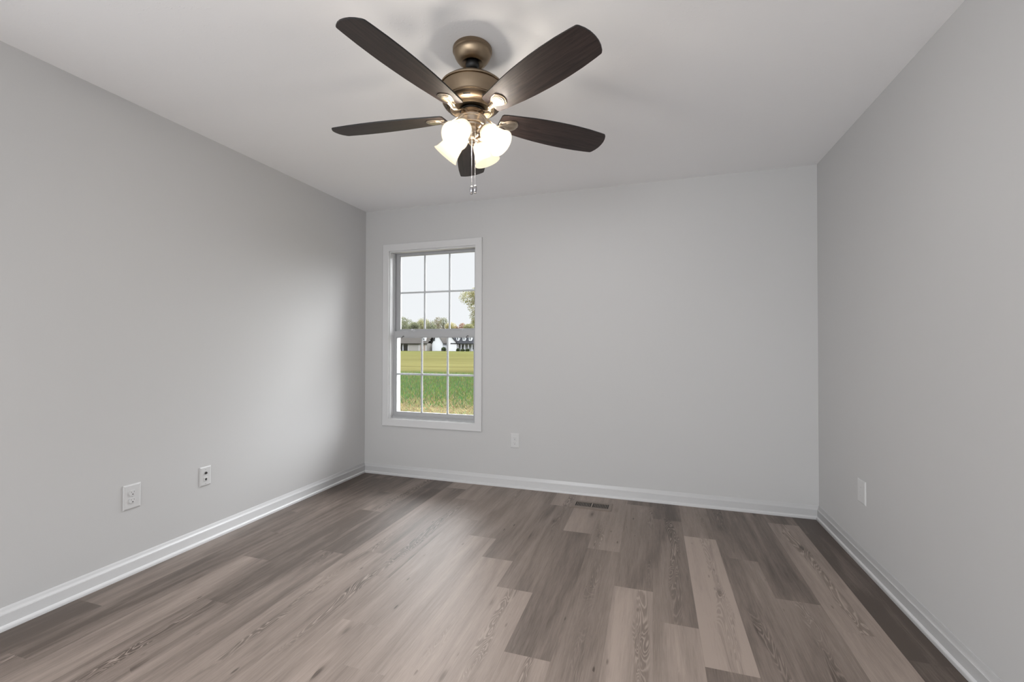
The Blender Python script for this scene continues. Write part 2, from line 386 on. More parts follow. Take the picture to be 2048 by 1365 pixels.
# ------------------------------------------------------------------ window
def frame_boxes(b, x0, x1, z0, z1, y0, y1, l, r, t, bt, bev=.0015):
    """four mitre-free members of a rectangular frame; widths l r t bt"""
    box(b, (x0, y0, z0), (x0+l, y1, z1), bev); box(b, (x1-r, y0, z0), (x1, y1, z1), bev)
    box(b, (x0+l, y0, z1-t), (x1-r, y1, z1), bev); box(b, (x0+l, y0, z0), (x1-r, y1, z0+bt), bev)
def window():
    w = struct(empty('window_1', (.69, D, WZ0)))
    inv = Matrix.Translation((-.69, -D, -WZ0))
    def part(name, b, m, parent=None, smooth=None, label=None):
        if parent is None: b.transform(inv)
        else: b.transform(inv)
        o = obj(name, b, m, parent or w, smooth)
        if label: o['label'] = label
        return o
    # picture-frame casing on the wall
    b = BM(); X0, X1, Z0, Z1, c, th = .196, 1.178, .4468, 2.1137, .064, .018
    o = [(X0, Z0), (X1, Z0), (X1, Z1), (X0, Z1)]; i = [(X0+c, Z0+c), (X1-c, Z0+c), (X1-c, Z1-c), (X0+c, Z1-c)]
    e = .004; steps = [(0, 0.0), (0, th-.003), (e, th), (c-e, th-.002), (c, th-.005), (c, 0.0)]
    for k in range(4):
        a, a2 = o[k], o[(k+1) % 4]; n_, n2 = i[k], i[(k+1) % 4]; prev = None
        rows = []
        for s, d in steps:
            f = s/c
            rows.append([b.verts.new((a[0]+(n_[0]-a[0])*f, D-d, a[1]+(n_[1]-a[1])*f)), b.verts.new((a2[0]+(n2[0]-a2[0])*f, D-d, a2[1]+(n2[1]-a2[1])*f))])
        for r0, r1 in zip(rows, rows[1:]): b.faces.new((r0[0], r0[1], r1[1], r1[0]))
    bmesh.ops.remove_doubles(b, verts=b.verts[:], dist=1e-5)
    part('casing', b, M_casing)
    # painted jamb liner
    b = BM(); frame_boxes(b, WX0, WX1, WZ0, WZ1, D+.001, D+.05, .022, .022, .022, .022, 0); part('jamb', b, M_casing)
    # vinyl master frame with sill nose
    b = BM(); frame_boxes(b, WX0, WX1, WZ0, WZ1, D+.05, D+.135, .026, .026, .016, .030)
    box(b, (.272, D+.028, .515), (1.108, D+.05, .527), .001); box(b, (.272, D+.040, .527), (1.108, D+.05, .536), .001)
    for x in (.271, 1.103): box(b, (x, D+.052, .52), (x+.006, D+.06, 2.04), 0)
    part('window_frame', b, M_vinyl)
    def sash(name, x0, x1, z0, z1, y, st, t, bt, muz, rail_nose=0):
        b = BM(); frame_boxes(b, x0, x1, z0, z1, y, y+.030, st, st, t, bt)
        # glazing bead
        frame_boxes(b, x0+st, x1-st, z0+bt, z1-t, y+.006, y+.024, .006, .006, .006, .006, 0)
        s = part(name, b, M_vinyl)
        gx0, gx1, gz0, gz1 = x0+st+.003, x1-st-.003, z0+bt+.003, z1-t-.003
        g = BM(); box(g, (gx0, y+.011, gz0), (gx1, y+.014, gz1)); pane = part('glass_pane', g, M_glass, s)
        b = BM(); wx = (gx1-gx0)/3
        for k in (1, 2):
            xc = gx0+wx*k; box(b, (xc-.009, y+.0155, gz0), (xc+.009, y+.0215, gz1), .0015)
        for a, c_ in ((gx0, gx0+wx-.009), (gx0+wx+.009, gx0+2*wx-.009), (gx0+2*wx+.009, gx1)):
            box(b, (a, y+.0155, muz-.009), (c_, y+.0215, muz+.009), .0015)
        part('window_grille', b, M_vinyl, s)
        return s
    up = sash('upper_sash', .273, 1.107, 1.285, 2.052, D+.092, .036, .028, .045, 1.678)
    lo = sash('lower_sash', .262, 1.112, .527, 1.316, D+.054, .033, .056, .038, .918)
    # sash locks on the meeting rail, tilt latches under it
    for x in (.445, .935):
        b = BM(); box(b, (x-.03, D+.058, 1.316), (x+.03, D+.080, 1.322), .002)
        lathe(b, [(0, .0), (.011, .0), (.011, .009), (.008, .012), (0, .012)], 20, Matrix.Translation((x, D+.069, 1.322)))
        tube(b, [(x, D+.069, 1.331), (x+.02, D+.064, 1.332), (x+.037, D+.062, 1.331)], [.005, .004, .003], 8, True)
        part('sash_lock', b, M_vinyl, lo, 40)
    for x in (.375, 1.02):
        b = BM(); box(b, (x-.008, D+.050, 1.265), (x+.008, D+.0545, 1.271), .001); tube(b, [(x-.004, D+.049, 1.270), (x-.010, D+.046, 1.258), (x-.013, D+.047, 1.250)], .0022, 6)
        part('tilt_latch', b, M_slot, lo, label='small dark tilt latch')
    # exterior brickmould
    b = BM(); frame_boxes(b, WX0-.04, WX1+.04, WZ0-.04, WZ1+.04, D+T-.002, D+T+.03, .055, .055, .055, .055); part('exterior_trim', b, M_trim)
window()

# ------------------------------------------------------------------ wall plates. local frame: x right, z up, front faces -y
def plate_mesh(w, h, t=.006):
    b = BM(); e = .005
    o = [(-w/2, -h/2), (w/2, -h/2), (w/2, h/2), (-w/2, h/2)]
    rings = []
    for s, d in ((0, 0), (0, .0018), (.0015, .0035), (e, t-.0008), (e+.002, t)):
        rings.append([b.verts.new((x-math.copysign(s, x), -d, z-math.copysign(s, z))) for x, z in o])
    for A, B in zip(rings, rings[1:]):
        for k in range(4): b.faces.new((A[k], A[(k+1) % 4], B[(k+1) % 4], B[k]))
    b.faces.new(rings[-1]); b.faces.new(rings[0][::-1]); return b
def screw(parent, x, z, t=.006):
    b = BM(); lathe(b, [(.0034, 0), (.0034, .0006), (.0026, .0012), (0, .0013)], 16, Matrix.Translation((x, -t, z)) @ Matrix.Rotation(PI/2, 4, 'X'))
    o = obj('screw', b, M_plate, parent, 40); b = BM(); box(b, (x-.0026, -t-.0016, z-.0004), (x+.0026, -t-.0011, z+.0004)); obj('screw_slot', b, M_slot, o)
def outlet(name, loc, rz, w, h, label, cat, group=None, kind='duplex'):
    r = empty(name, loc, (0, 0, rz)); tag(r, label, cat, group)
    obj('cover_plate', plate_mesh(w, h), M_plate, r)
    if kind == 'duplex':
        for zc in (.0195, -.0195):
            b = BM(); pts = []
            for k in range(32):
                a = 2*PI*k/32; pts.append((.0172*math.cos(a), max(-.0137, min(.0137, .0172*math.sin(a)))+zc))
            prism(b, pts, 'y', -.0085, -.005); rc = obj('receptacle', b, M_plate, r, 30)
            b = BM()
            box(b, (-.0072, -.0089, zc+.0015), (-.0061, -.0084, zc+.0075)); box(b, (.0058, -.0089, zc+.0022), (.0069, -.0084, zc+.0072))
            lathe(b, [(.0026, 0), (.0026, .0008), (0, .0008)], 14, Matrix.Translation((0, -.0084, zc-.007)) @ Matrix.Rotation(PI/2, 4, 'X'))
            obj('socket_slots', b, M_slot, rc)
        screw(r, 0, 0)
    elif kind == 'media':
        b = BM(); lathe(b, [(.0075, 0), (.0075, .003), (.0048, .003), (.0048, .008), (.0036, .008), (.0036, .004), (0, .004)], 20, Matrix.Translation((0, -.0058, .0195)) @ Matrix.Rotation(PI/2, 4, 'X'))
        o = obj('coaxial_jack', b, M_metal_dark, r, 30); o['label'] = 'dark threaded coaxial jack'
        b = BM(); box(b, (-.012, -.0085, -.028), (.012, -.0055, -.006), .001); j = obj('phone_jack', b, M_plate, r)
        b = BM(); box(b, (-.006, -.0092, -.021), (.006, -.0084, -.012)); box(b, (-.003, -.0092, -.025), (.003, -.0084, -.021)); obj('jack_opening', b, M_slot, j)
        for z in (.042, -.042): screw(r, 0, z)
    else:
        for z in (.021, -.021): screw(r, 0, z)
    return r
M_metal_dark = plain('dark_metal', (.16, .155, .15), .35, .8)
# on the left wall the front faces +x: rotate +90deg
outlet('wall_outlet', (.0002, 1.591, .397), PI/2, .081, .127, 'white duplex outlet in an oversized plate, low on the left wall, nearer the camera', 'outlet', 'duplex wall outlets')
outlet('media_wall_plate', (.0002, 1.984, .392), PI/2, .070, .115, 'white wall plate with two small dark jacks, low on the left wall', 'wall plate', None, 'media')
outlet('wall_outlet', (1.4735, D-.0002, .389), 0, .078, .122, 'white duplex outlet on the back wall, low and right of the window', 'outlet', 'duplex wall outlets')
outlet('blank_wall_plate', (W-.0002, 2.873, .392), -PI/2, .094, .128, 'plain white blank wall plate low on the right wall above the baseboard', 'wall plate', None, 'blank')

# ------------------------------------------------------------------ floor register
def register():
    r = empty('floor_register', (2.1415, 3.3045, .0005)); tag(r, 'brown slotted floor vent register beside the back wall baseboard', 'floor vent')
    b = BM(); X, Y = .146, .078; ix, iy = .120, .044
    # bevelled rim
    rings = []
    for sx, sy, z in ((X, Y, 0), (X, Y, .0015), (X-.006, Y-.006, .0045), (ix, iy, .005), (ix, iy, .001)):
        rings.append([b.verts.new(p) for p in ((-sx, -sy, z), (sx, -sy, z), (sx, sy, z), (-sx, sy, z))])
    for A, B in zip(rings, rings[1:]):
        for k in range(4): b.faces.new((A[k], A[(k+1) % 4], B[(k+1) % 4], B[k]))
    box(b, (-.006, -iy, .001), (.006, iy, .005))
    for s in (-1, 1):
        for k in range(1, 10):
            x = s*(.006+.114*k/10); box(b, (x-.0021, -iy, .0015), (x+.0021, iy, .0048))
    obj('register_grille', b, M_register, r)
    b = BM(); box(b, (-ix, -iy, .0002), (ix, iy, .0008)); o = obj('duct_shade', b, M_slot, r); o['label'] = 'flat black sheet for the dark duct behind the slots'  # black sheet stands in for the shade inside the duct
register()

# ------------------------------------------------------------------ ceiling fan
FX, FY = 1.8447, 1.7207
BULB_W = 18.0
def fan():
    F = empty('ceiling_fan', (FX, FY, H)); tag(F, 'five-blade ceiling fan with dark walnut blades, brushed brass housing and four lit lamps', 'ceiling fan')
    # everything below in local coordinates, z measured down from the ceiling: Z(world) = z - H
    def z(w): return w-H
    b = BM(); lathe(b, [(0, z(2.44)-.0002), (.080, z(2.44)-.0002), (.083, z(2.436)), (.083, z(2.424)), (.079, z(2.420)), (.079, z(2.417)), (.076, z(2.408)), (.070, z(2.396)), (.060, z(2.383)), (.050, z(2.376)),
                        (.046, z(2.374)), (.044, z(2.376)), (.030, z(2.384)), (.0, z(2.39))], 64)
    obj('canopy', b, M_brass, F, 30)
    b = BM(); lathe(b, [(0, z(2.40)), (.016, z(2.395)), (.026, z(2.382)), (.029, z(2.370)), (.026, z(2.358)), (.018, z(2.352)), (.0125, z(2.350)), (.0125, z(2.30)), (0, z(2.30))], 32)
    obj('hanger_ball', b, M_black, F, 40)
    b = BM(); lathe(b, [(0, z(2.345)), (.016, z(2.345)), (.018, z(2.342)), (.018, z(2.322)), (.023, z(2.318)), (.0, z(2.315))], 32); obj('coupling', b, M_brass, F, 30)
    # motor housing: dome lid, seam, tapering drum, vented ring, rounded bottom
    b = BM(); n = 120
    prof = [(0, z(2.322)), (.026, z(2.321)), (.060, z(2.314)), (.095, z(2.300)), (.122, z(2.283)), (.134, z(2.273)), (.137, z(2.268)), (.136, z(2.264)), (.131, z(2.263)), (.131, z(2.261)), (.1335, z(2.259)),
            (.131, z(2.245)), (.127, z(2.228)), (.123, z(2.213)), (.1225, z(2.211)), (.125, z(2.209)), (.125, z(2.205)), (.122, z(2.203)), (.122, z(2.200)), (.1195, z(2.197)),
            (.113, z(2.191)), (.104, z(2.185)), (.094, z(2.180)), (.092, z(2.1775)), (.089, z(2.178)), (.086, z(2.175)), (.082, z(2.176)), (.079, z(2.173)), (.070, z(2.176)), (0, z(2.178))]
    lathe(b, prof, n)
    obj('motor_housing', b, M_brass, F, 25)
    for k in range(9):                           # wide cooling slots round the lower bowl
        b = BM(); a0 = 2*PI*k/9+.02; rows = []
        for j in range(9):
            a = a0+(j-4)*.034; d = Vector((math.cos(a), math.sin(a), 0)); row = []
            for rr, zz in ((.1125, 2.1904), (.1085, 2.1876)):
                for dz in (-.0007, .002): row.append(b.verts.new(d*rr+Vector((0, 0, z(zz)+dz))))
            rows.append(row)
        for A, B in zip(rows, rows[1:]):
            for p, q in ((0, 2), (2, 3), (3, 1), (1, 0)): b.faces.new((A[p], A[q], B[q], B[p]))
        b.faces.new([rows[0][i] for i in (0, 2, 3, 1)]); b.faces.new([rows[-1][i] for i in (0, 1, 3, 2)])
        obj('cooling_slot', b, M_slot, F)
    # dark gap, then the hub ring the blade irons are screwed to
    b = BM(); lathe(b, [(0, z(2.1735)), (.052, z(2.1735)), (.052, z(2.1695)), (0, z(2.1695))], 64); o = obj('motor_gap', b, M_black, F, 30)
    b = BM(); lathe(b, [(0, z(2.1695)), (.046, z(2.1695)), (.048, z(2.168)), (.048, z(2.1565)), (.045, z(2.1550)), (0, z(2.1550))], 64); o = obj('flywheel', b, M_brass2, F, 30)
    # switch housing
    b = BM(); lathe(b, [(0, z(2.166)), (.035, z(2.166)), (.0355, z(2.150)), (.0375, z(2.147)), (.040, z(2.146)), (.055, z(2.144)), (.0605, z(2.141)), (.0615, z(2.137)), (.0605, z(2.133)), (.0575, z(2.131)), (.0565, z(2.112)),
                        (.0545, z(2.109)), (.047, z(2.108)), (.046, z(2.102)), (.030, z(2.098)), (.024, z(2.089)), (.0, z(2.088))], 56)
    obj('switch_housing', b, M_brass2, F, 30)
    # blades
    z0, pt, az0 = 2.1519, math.radians(12.35), -.3995
    def outline():
        up = [(.122, .040), (.128, .047), (.145, .051), (.20, .0585), (.26, .0665), (.32, .0722), (.38, .0755), (.43, .0770), (.48, .0768), (.54, .0745), (.60, .0692), (.625, .0660)]
        tip = [(.6290, .0635), (.6330, .0590), (.6420, .041), (.6475, .022), (.649, .005)]
        side = up + tip
        return side + [(u, -v) for u, v in reversed(side)]
    OL = outline()
    def blade_mesh():
        b = BM(); th = .0052
        bot = [b.verts.new((u, v, -th/2)) for u, v in OL]; top = [b.verts.new((u, v, th/2)) for u, v in OL]
        f1 = b.faces.new(bot); f2 = b.faces.new(top[::-1]); n = len(OL)
        for i in range(n):
            f = b.faces.new((bot[i], bot[(i+1) % n], top[(i+1) % n], top[i])); f.material_index = 1
        return b
    def iron_mesh():
        b = BM(); zs = -.0034
        # stepped shield plate screwed under the blade
        def shield(s):
            h = [(.124, .010), (.140, .0135), (.150, .021), (.164, .0285), (.186, .0320), (.1925, .0305), (.203, .019), (.2075, .0085), (.2085, .002)]
            cx = .168
            pts = h + [(u, -v) for u, v in reversed(h)]
            return [(cx+(u-cx)*s, v*s) for u, v in pts]
        lv = [(1.0, 0.0), (1.0, -.0022), (.94, -.0034), (.86, -.0034), (.84, -.0052), (.76, -.0062), (.68, -.0062), (.66, -.0078), (.55, -.0086), (.50, -.0084)]
        rings = [[b.verts.new((u, v, zs+dz)) for u, v in shield(s)] for s, dz in lv]
        n = len(rings[0])
        for A, B in zip(rings, rings[1:]):
            for i in range(n): b.faces.new((A[i], A[(i+1) % n], B[(i+1) % n], B[i]))
        b.faces.new(rings[-1]); b.faces.new(rings[0][::-1])
        return b
    Rp = Matrix.Rotation(pt, 4, 'X')              # +v side (clockwise seen from above) is the higher one
    first = None
    for k in range(5):
        t = az0+k*2*PI/5
        # local x = radial (sin t, cos t), local y = (cos t, -sin t) -> left-handed with z up, so mirror: use y' = -y
        ang = math.atan2(math.cos(t), math.sin(t))
        Mx = Matrix.Translation((0, 0, z(z0))) @ Matrix.Rotation(ang, 4, 'Z') @ Matrix.Rotation(-pt, 4, 'X')
        bo = obj('blade', blade_mesh(), [M_blade, M_edge], F); bo.matrix_local = Mx
        ib = iron_mesh(); ib.transform(Mx)
        # arm: a double-curved strap from flywheel to shield
        def L(u, v, w): return (Mx @ Vector((u, v, w)))
        rd = Vector((math.sin(t), math.cos(t), 0)); tn = Vector((-math.cos(t), math.sin(t), 0))
        cs = [(-.0095, .0005), (-.0100, -.003), (-.0075, -.006), (-.0045, -.0045), (0, -.0030), (.0045, -.0045), (.0075, -.006), (.0100, -.003), (.0095, .0005), (.005, .0020), (-.005, .0020)]
        ctl = [(rd*.040+Vector((0, 0, z(2.158))), .75), (rd*.056+Vector((0, 0, z(2.157))), .75), (rd*.070+Vector((0, 0, z(2.152))), .72), (rd*.086+Vector((0, 0, z(2.143))), .72), (rd*.100+Vector((0, 0, z(2.136))), .78),
               (rd*.113+Vector((0, 0, z(2.1325))), .85), (L(.126, 0, -.0150), .98), (L(.138, 0, -.0095), 1.15), (L(.150, 0, -.0062), 1.3)]
        rings = []
        fine_ = []
        for i in range(len(ctl)-1):
            P = [ctl[max(0, min(len(ctl)-1, i+d))] for d in (-1, 0, 1, 2)]
            for q in range(4):
                u = q/4; fine_.append((.5*(2*P[1][0]+(P[2][0]-P[0][0])*u+(2*P[0][0]-5*P[1][0]+4*P[2][0]-P[3][0])*u*u+(3*P[1][0]-P[0][0]-3*P[2][0]+P[3][0])*u**3), P[1][1]*(1-u)+P[2][1]*u))
        fine_.append(ctl[-1])
        for (p, w_) in fine_:
            rings.append([ib.verts.new(p + tn*(-c0*w_) + Vector((0, 0, c1*w_))) for c0, c1 in cs])
        for A, B in zip(rings, rings[1:]):
            for i in range(len(cs)): ib.faces.new((A[i], A[(i+1) % len(cs)], B[(i+1) % len(cs)], B[i]))
        ib.faces.new(rings[0][::-1]); ib.faces.new(rings[-1])
        obj('blade_iron', ib, M_brass2, F, 50)
    # light kit
    b = BM(); lathe(b, [(0, z(2.091)), (.024, z(2.091)), (.026, z(2.085)), (.026, z(2.072)), (.020, z(2.068)), (.013, z(2.062)), (.011, z(2.052)), (.0165, z(2.047)), (.018, z(2.041)), (.0145, z(2.036)), (.008, z(2.033)), (.009, z(2.029)), (.005, z(2.025)), (0, z(2.024))], 40)
    obj('light_fitter', b, M_brass2, F, 35)
    ta0 = .1317
    for k in range(4):
        t = ta0+k*PI/2; rd = Vector((math.sin(t), math.cos(t), 0))
        op = rd*.136+Vector((0, 0, z(2.009)))          # centre of the shade's mouth
        nk = rd*.060+Vector((0, 0, z(2.082)))
        ax = (op-nk).normalized(); Ln = (op-nk).length
        M0 = axis_matrix(nk, ax)
        b = BM(); tube(b, [rd*.018+Vector((0, 0, z(2.078))), rd*.030+Vector((0, 0, z(2.088))), rd*.044+Vector((0, 0, z(2.092))), nk-ax*.012], [.0065, .0062, .006, .006], 12)
        lathe(b, [(0, -.014), (.012, -.014), (.0215, -.010), (.0255, -.002), (.0265, .010), (.0255, .012), (0, .012)], 32, M0)
        obj('lamp_arm', b, M_brass2, F, 40)
        # bell shade, open at the mouth, real wall thickness
        b = BM()
        out = [(.022, .004), (.030, .006), (.036, .014), (.0395, .026), (.042, .042), (.0445, .060), (.048, .078), (.0525, Ln-.010), (.0575, Ln-.003), (.0585, Ln)]
        inn = [(.0560, Ln), (.0550, Ln-.003), (.0500, Ln-.010), (.0455, .078), (.0420, .060), (.0395, .042), (.0370, .026), (.0335, .015), (.028, .0085), (.022, .007)]
        lathe(b, out+inn[:1], 48, M0); lathe(b, inn+[out[0]], 48, M0, mi=1)
        bmesh.ops.remove_doubles(b, verts=b.verts[:], dist=1e-6)
        s = obj('lamp_shade', b, [M_shade, M_shade_in], F, 40); s['label'] = 'glowing frosted glass bell shade'
        b = BM(); bs = [(0, .012), (.012, .012), (.012, .026), (.017, .036), (.024, .050), (.026, .062), (.022, .075), (.012, .083), (0, .086)]
        lathe(b, bs, 24, M0); bl = obj('light_bulb', b, M_bulb, s, 60)
        ld = bpy.data.lights.new('lamp_glow', 'POINT'); ld.energy = BULB_W; ld.color = (1, .965, .93); ld.shadow_soft_size = .022
        lo = bpy.data.objects.new('lamp_glow', ld); C.objects.link(lo); lo.parent = F; lo.location = M0 @ Vector((0, 0, .058))
    # pull chains with fobs, hanging close together
    for dx, dy in ((.0105, -.030), (.0275, -.034)):
        tops = z(2.115); bot = z(1.846)
        b = BM(); zz = tops
        tube(b, [(dx, dy, tops), (dx, dy, bot)], .0006, 6)
        while zz > bot:
            bmesh.ops.create_icosphere(b, subdivisions=1, radius=.0013, matrix=Matrix.Translation((dx, dy, zz))); zz -= .0036
        ch = obj('pull_chain', b, M_chrome, F, 60)
        b = BM(); lathe(b, [(0, 0), (.003, -.001), (.0055, -.004), (.0075, -.010), (.0082, -.018), (.0072, -.026), (.0045, -.030), (.0068, -.034), (.0045, -.037), (0, -.038)], 20, Matrix.Translation((dx, dy, bot)))
        obj('pull_fob', b, M_fob, ch, 40)
M_fob = plain('smoky_crystal_metal', (.45, .45, .47), .2, .9)
fan()

# ------------------------------------------------------------------ outdoors
def ground():
    m = Mat('field_ground'); tc = m.node('TexCoord'); sp = m.node('SeparateXYZ'); m.link(tc.outputs['Object'], sp.inputs[0])
    wob = m.noise(tc.outputs['Object'], .35, 3); y = m.math('ADD', sp.outputs['Y'], m.math('MULTIPLY', m.math('SUBTRACT', wob, .5), 5))
    t = m.math('DIVIDE', y, 160)
    K = .14
    straw, green, olive, far = [tuple(v*K for v in s2l(c)) for c in ((200, 184, 140), (118, 146, 84), (176, 170, 112), (170, 173, 110))]
    base = m.ramp(t, [(.0, straw), (.085, straw), (.105, green), (.155, green), (.185, olive), (.8, far), (.9, tuple(v*K for v in s2l((132, 138, 76))))])
    st = m.noise(m.mapping(tc.outputs['Object'], (.25, 1.3, 1)), 1.1, 5, .65)
    sp2 = m.noise(tc.outputs['Object'], 5, 4, .7)
    k = m.math('ADD', m.math('MULTIPLY', st, .6), m.math('MULTIPLY', sp2, .4))
    s2 = m.noise(m.mapping(tc.outputs['Object'], (.05, .42, 1)), 1.0, 4, .7)
    k = m.math('ADD', m.math('MULTIPLY', k, .5), m.math('MULTIPLY', s2, .5))
    col = m.mix(m.ramp(k, [(.42, .5), (.60, 0)]), base, tuple(v*K for v in s2l((116, 108, 66))))
    m.link(col, m.b.inputs['Base Color']); m.set(Roughness=1.0); m.b.inputs['Specular IOR Level'].default_value = 0
    b = BM(); v = [b.verts.new(p) for p in ((-400, D+.3, GZ), (200, D+.3, GZ), (200, 500, GZ), (-400, 500, GZ))]; b.faces.new(v)
    o = obj('field', b, m.m); struct(o)
ground()

def tinted(name, quads, mat, parent=None, kind=None):
    """quads: list of (verts, colour)"""
    me = bpy.data.meshes.new(name); V = []; Fc = []; cols = []
    for vs_, c in quads:
        i = len(V); V += [tuple(v) for v in vs_]; Fc.append(tuple(range(i, i+len(vs_)))); cols += [c]*len(vs_)
    me.from_pydata(V, [], Fc); a = me.color_attributes.new('tint', 'FLOAT_COLOR', 'POINT')
    a.data.foreach_set('color', [x for c in cols for x in (*c, 1)])
    me.materials.append(mat); o = bpy.data.objects.new(name, me); C.objects.link(o)
    if parent: o.parent = parent
    if kind: o['kind'] = kind
    return o
M_leaf = attr_colour('leaf', .7, .35); M_grass = attr_colour('grass_blade', .8, .3)

def grass():
    rnd = random.Random(3); Q = []
    for i in range(42000):
        y = 10.0 + 15*rnd.random()**1.0; xc = 2.57-.52*y; x = xc+(rnd.random()-.5)*(.30*y+3)
        near = max(0, min(1, (y-11.2)/2.5+rnd.uniform(-.25, .25)))
        if near < .35 and rnd.random() < .75: continue
        h = rnd.uniform(.05, .20)*(.5+.5*near); w = rnd.uniform(.008, .024)
        if rnd.random() < .004 and y < 15: h = rnd.uniform(.3, .5); w = .010
        a = rnd.uniform(0, PI); dx, dy = math.cos(a)*w, math.sin(a)*w; lx, ly = rnd.uniform(-.1, .1), rnd.uniform(-.1, .1)
        q = rnd.random(); g = (108+q*50+rnd.uniform(-20, 20), 152+q*15+rnd.uniform(-25, 30), 92+rnd.uniform(-15, 25)); s = (205+rnd.uniform(-20, 20), 192+rnd.uniform(-15, 15), 140)
        m_ = 1 if rnd.random() < near*.92 else 0
        c = tuple(v*.26 for v in (s2l(g) if m_ else s2l(s)))
        Q.append((((x-dx, y-dy, GZ), (x+dx, y+dy, GZ), (x+lx+dx*.3, y+ly, GZ+h), (x+lx-dx*.3, y+ly, GZ+h*.96)), c))
    o = tinted('weeds', Q, M_grass, kind='stuff'); tag(o, 'tall green weeds and straw growing in the field close to the window', 'grass')
grass()

def leaf_crown(rnd, blobs, n, size, cols, sparse=0):
    Q = []
    for i in range(n):
        cx, cy, cz, r, rz = rnd.choice(blobs)
        d = Vector((rnd.gauss(0, 1), rnd.gauss(0, 1), rnd.gauss(0, 1))).normalized(); rr = rnd.uniform(.55, 1.05)
        p = Vector((cx, cy, cz)) + Vector((d.x*r, d.y*r, d.z*rz))*rr
        s = size*rnd.uniform(.6, 1.4); a = Vector((rnd.gauss(0, 1), rnd.gauss(0, 1), rnd.gauss(0, 1))).normalized(); b_ = a.orthogonal().normalized()*s
        a = a.cross(b_).normalized()*s*.7
        c = rnd.choice(cols); k = rnd.uniform(.75, 1.2); Q.append(((p-b_, p-a*.8, p+b_, p+a*.8), tuple(min(1, v*k*.55) for v in s2l(c))))
    return Q
M_bark = plain('grey_brown_bark', (.14, .115, .095), .9)
def tree(x, y, hgt, wid, cols, label, seed, n=1500, size=.33, bare=0, name='tree', low=.12, cat='tree', grp='trees along the far edge of the field'):
    rnd = random.Random(seed); r = empty(name, (x, y, GZ)); tag(r, label, cat, grp)
    blobs = []
    for i in range(9):
        f = i/8; zc = hgt*(low+.12+(.74-low)*rnd.random()); sp_ = wid*.5*(1-.55*max(0, zc/hgt-.5)*2)
        a = rnd.uniform(0, 2*PI); q = rnd.uniform(0, .55)*sp_
        blobs.append((math.cos(a)*q, math.sin(a)*q, zc, wid*rnd.uniform(.20, .30), hgt*rnd.uniform(.10, .16)))
    blobs.append((0, 0, hgt*.84, wid*.2, hgt*.13))
    tinted('foliage', leaf_crown(rnd, blobs, n, size, cols), M_leaf, r)
    b = BM(); tube(b, [(0, 0, 0), (0, 0, hgt*.3), (wid*.02, 0, hgt*.62), (0, 0, hgt*.9)], [hgt*.022, hgt*.018, hgt*.010, .03], 7)
    nb = 10+bare*14
    for i in range(nb):
        zs = hgt*rnd.uniform(.3, .75); a = rnd.uniform(0, 2*PI); L_ = wid*rnd.uniform(.25, .45)
        e = Vector((math.cos(a)*L_*.7, math.sin(a)*L_*.7, zs+hgt*rnd.uniform(.14, .3)))
        e.z = min(e.z, hgt*1.03)
        tube(b, [(0, 0, zs), (e.x*.55, e.y*.55, (zs+e.z)*.5), e], [hgt*.008, hgt*.005, hgt*.0025], 5)
    obj('trunk', b, M_bark, r)
    return r
OG = [(122, 128, 100), (138, 142, 114), (110, 118, 92), (150, 150, 120)]
YG = [(156, 154, 112), (140, 144, 102), (168, 162, 118), (128, 132, 96)]
RD = [(156, 118, 98), (166, 124, 102), (146, 114, 96), (156, 134, 106)]
BR = [(140, 120, 98), (120, 108, 84), (156, 138, 108)]
YY = [(182, 172, 122), (170, 162, 112)]
def px2x(px, y): return 2.571+y*(-.6221+.00139*(px-800))
tl = [ # px, Y, height, width, colours, kind, bare
    (786, 185, 13.2, 11, OG, 0, 0), (806, 180, 13.0, 10, OG, 0, 0), (820, 186, 12.2, 10, OG, 0, 0), (832, 180, 10.8, 8, OG, 1, 0), (842, 184, 11.8, 7, YG, 2, 1), (853, 180, 12.2, 8, YG, 2, 1),
    (864, 186, 11.2, 8, OG, 1, 1), (878, 180, 12.6, 8, BR+OG, 3, 1), (889, 185, 12.8, 8, OG, 1, 1), (903, 181, 10.4, 6, YY, 4, 1), (913, 178, 9.0, 6, RD+BR, 5, 0), (926, 180, 10.2, 8, RD, 5, 0), (939, 182, 10.0, 8, YG, 2, 0), (952, 180, 11.6, 9, YG, 2, 0), (768, 182, 13, 11, OG, 0, 0)]
LB = ['dense olive green tree, leftmost in the treeline seen through the window', 'dark green rounded tree at the left end of the treeline', 'dense olive green tree left of the first window grille bar', 'low olive tree behind the first upright grille bar', 'yellow-green tree with bare twigs right of the first grille bar',
      'yellow-green bushy tree behind the gap between the far houses', 'olive tree with bare top over the white gable house', 'tall brownish tree with bare branches near mid window', 'olive tree with bare twigs left of the second grille bar', 'small yellow tree right of the second grille bar', 'low rusty brown tree beside the small yellow tree', 'red-brown autumn tree over the porch house', 'yellow-green tree right of the red-brown autumn tree', 'yellow-green tree at the right end of the treeline', 'olive tree beyond the left edge of the window treeline']
for i, (px, y, h_, w_, cols, kd, bare) in enumerate(tl):
    y2 = (170, 183, 196)[i % 3]; h_ = ((h_-1.8)*y2/y+1.8)*1.22; w_ *= 1.2; y = y2
    tree(px2x(px, y), y, h_, w_, cols, LB[i], 100+i, 9000 if not bare else 5200, .17, bare)
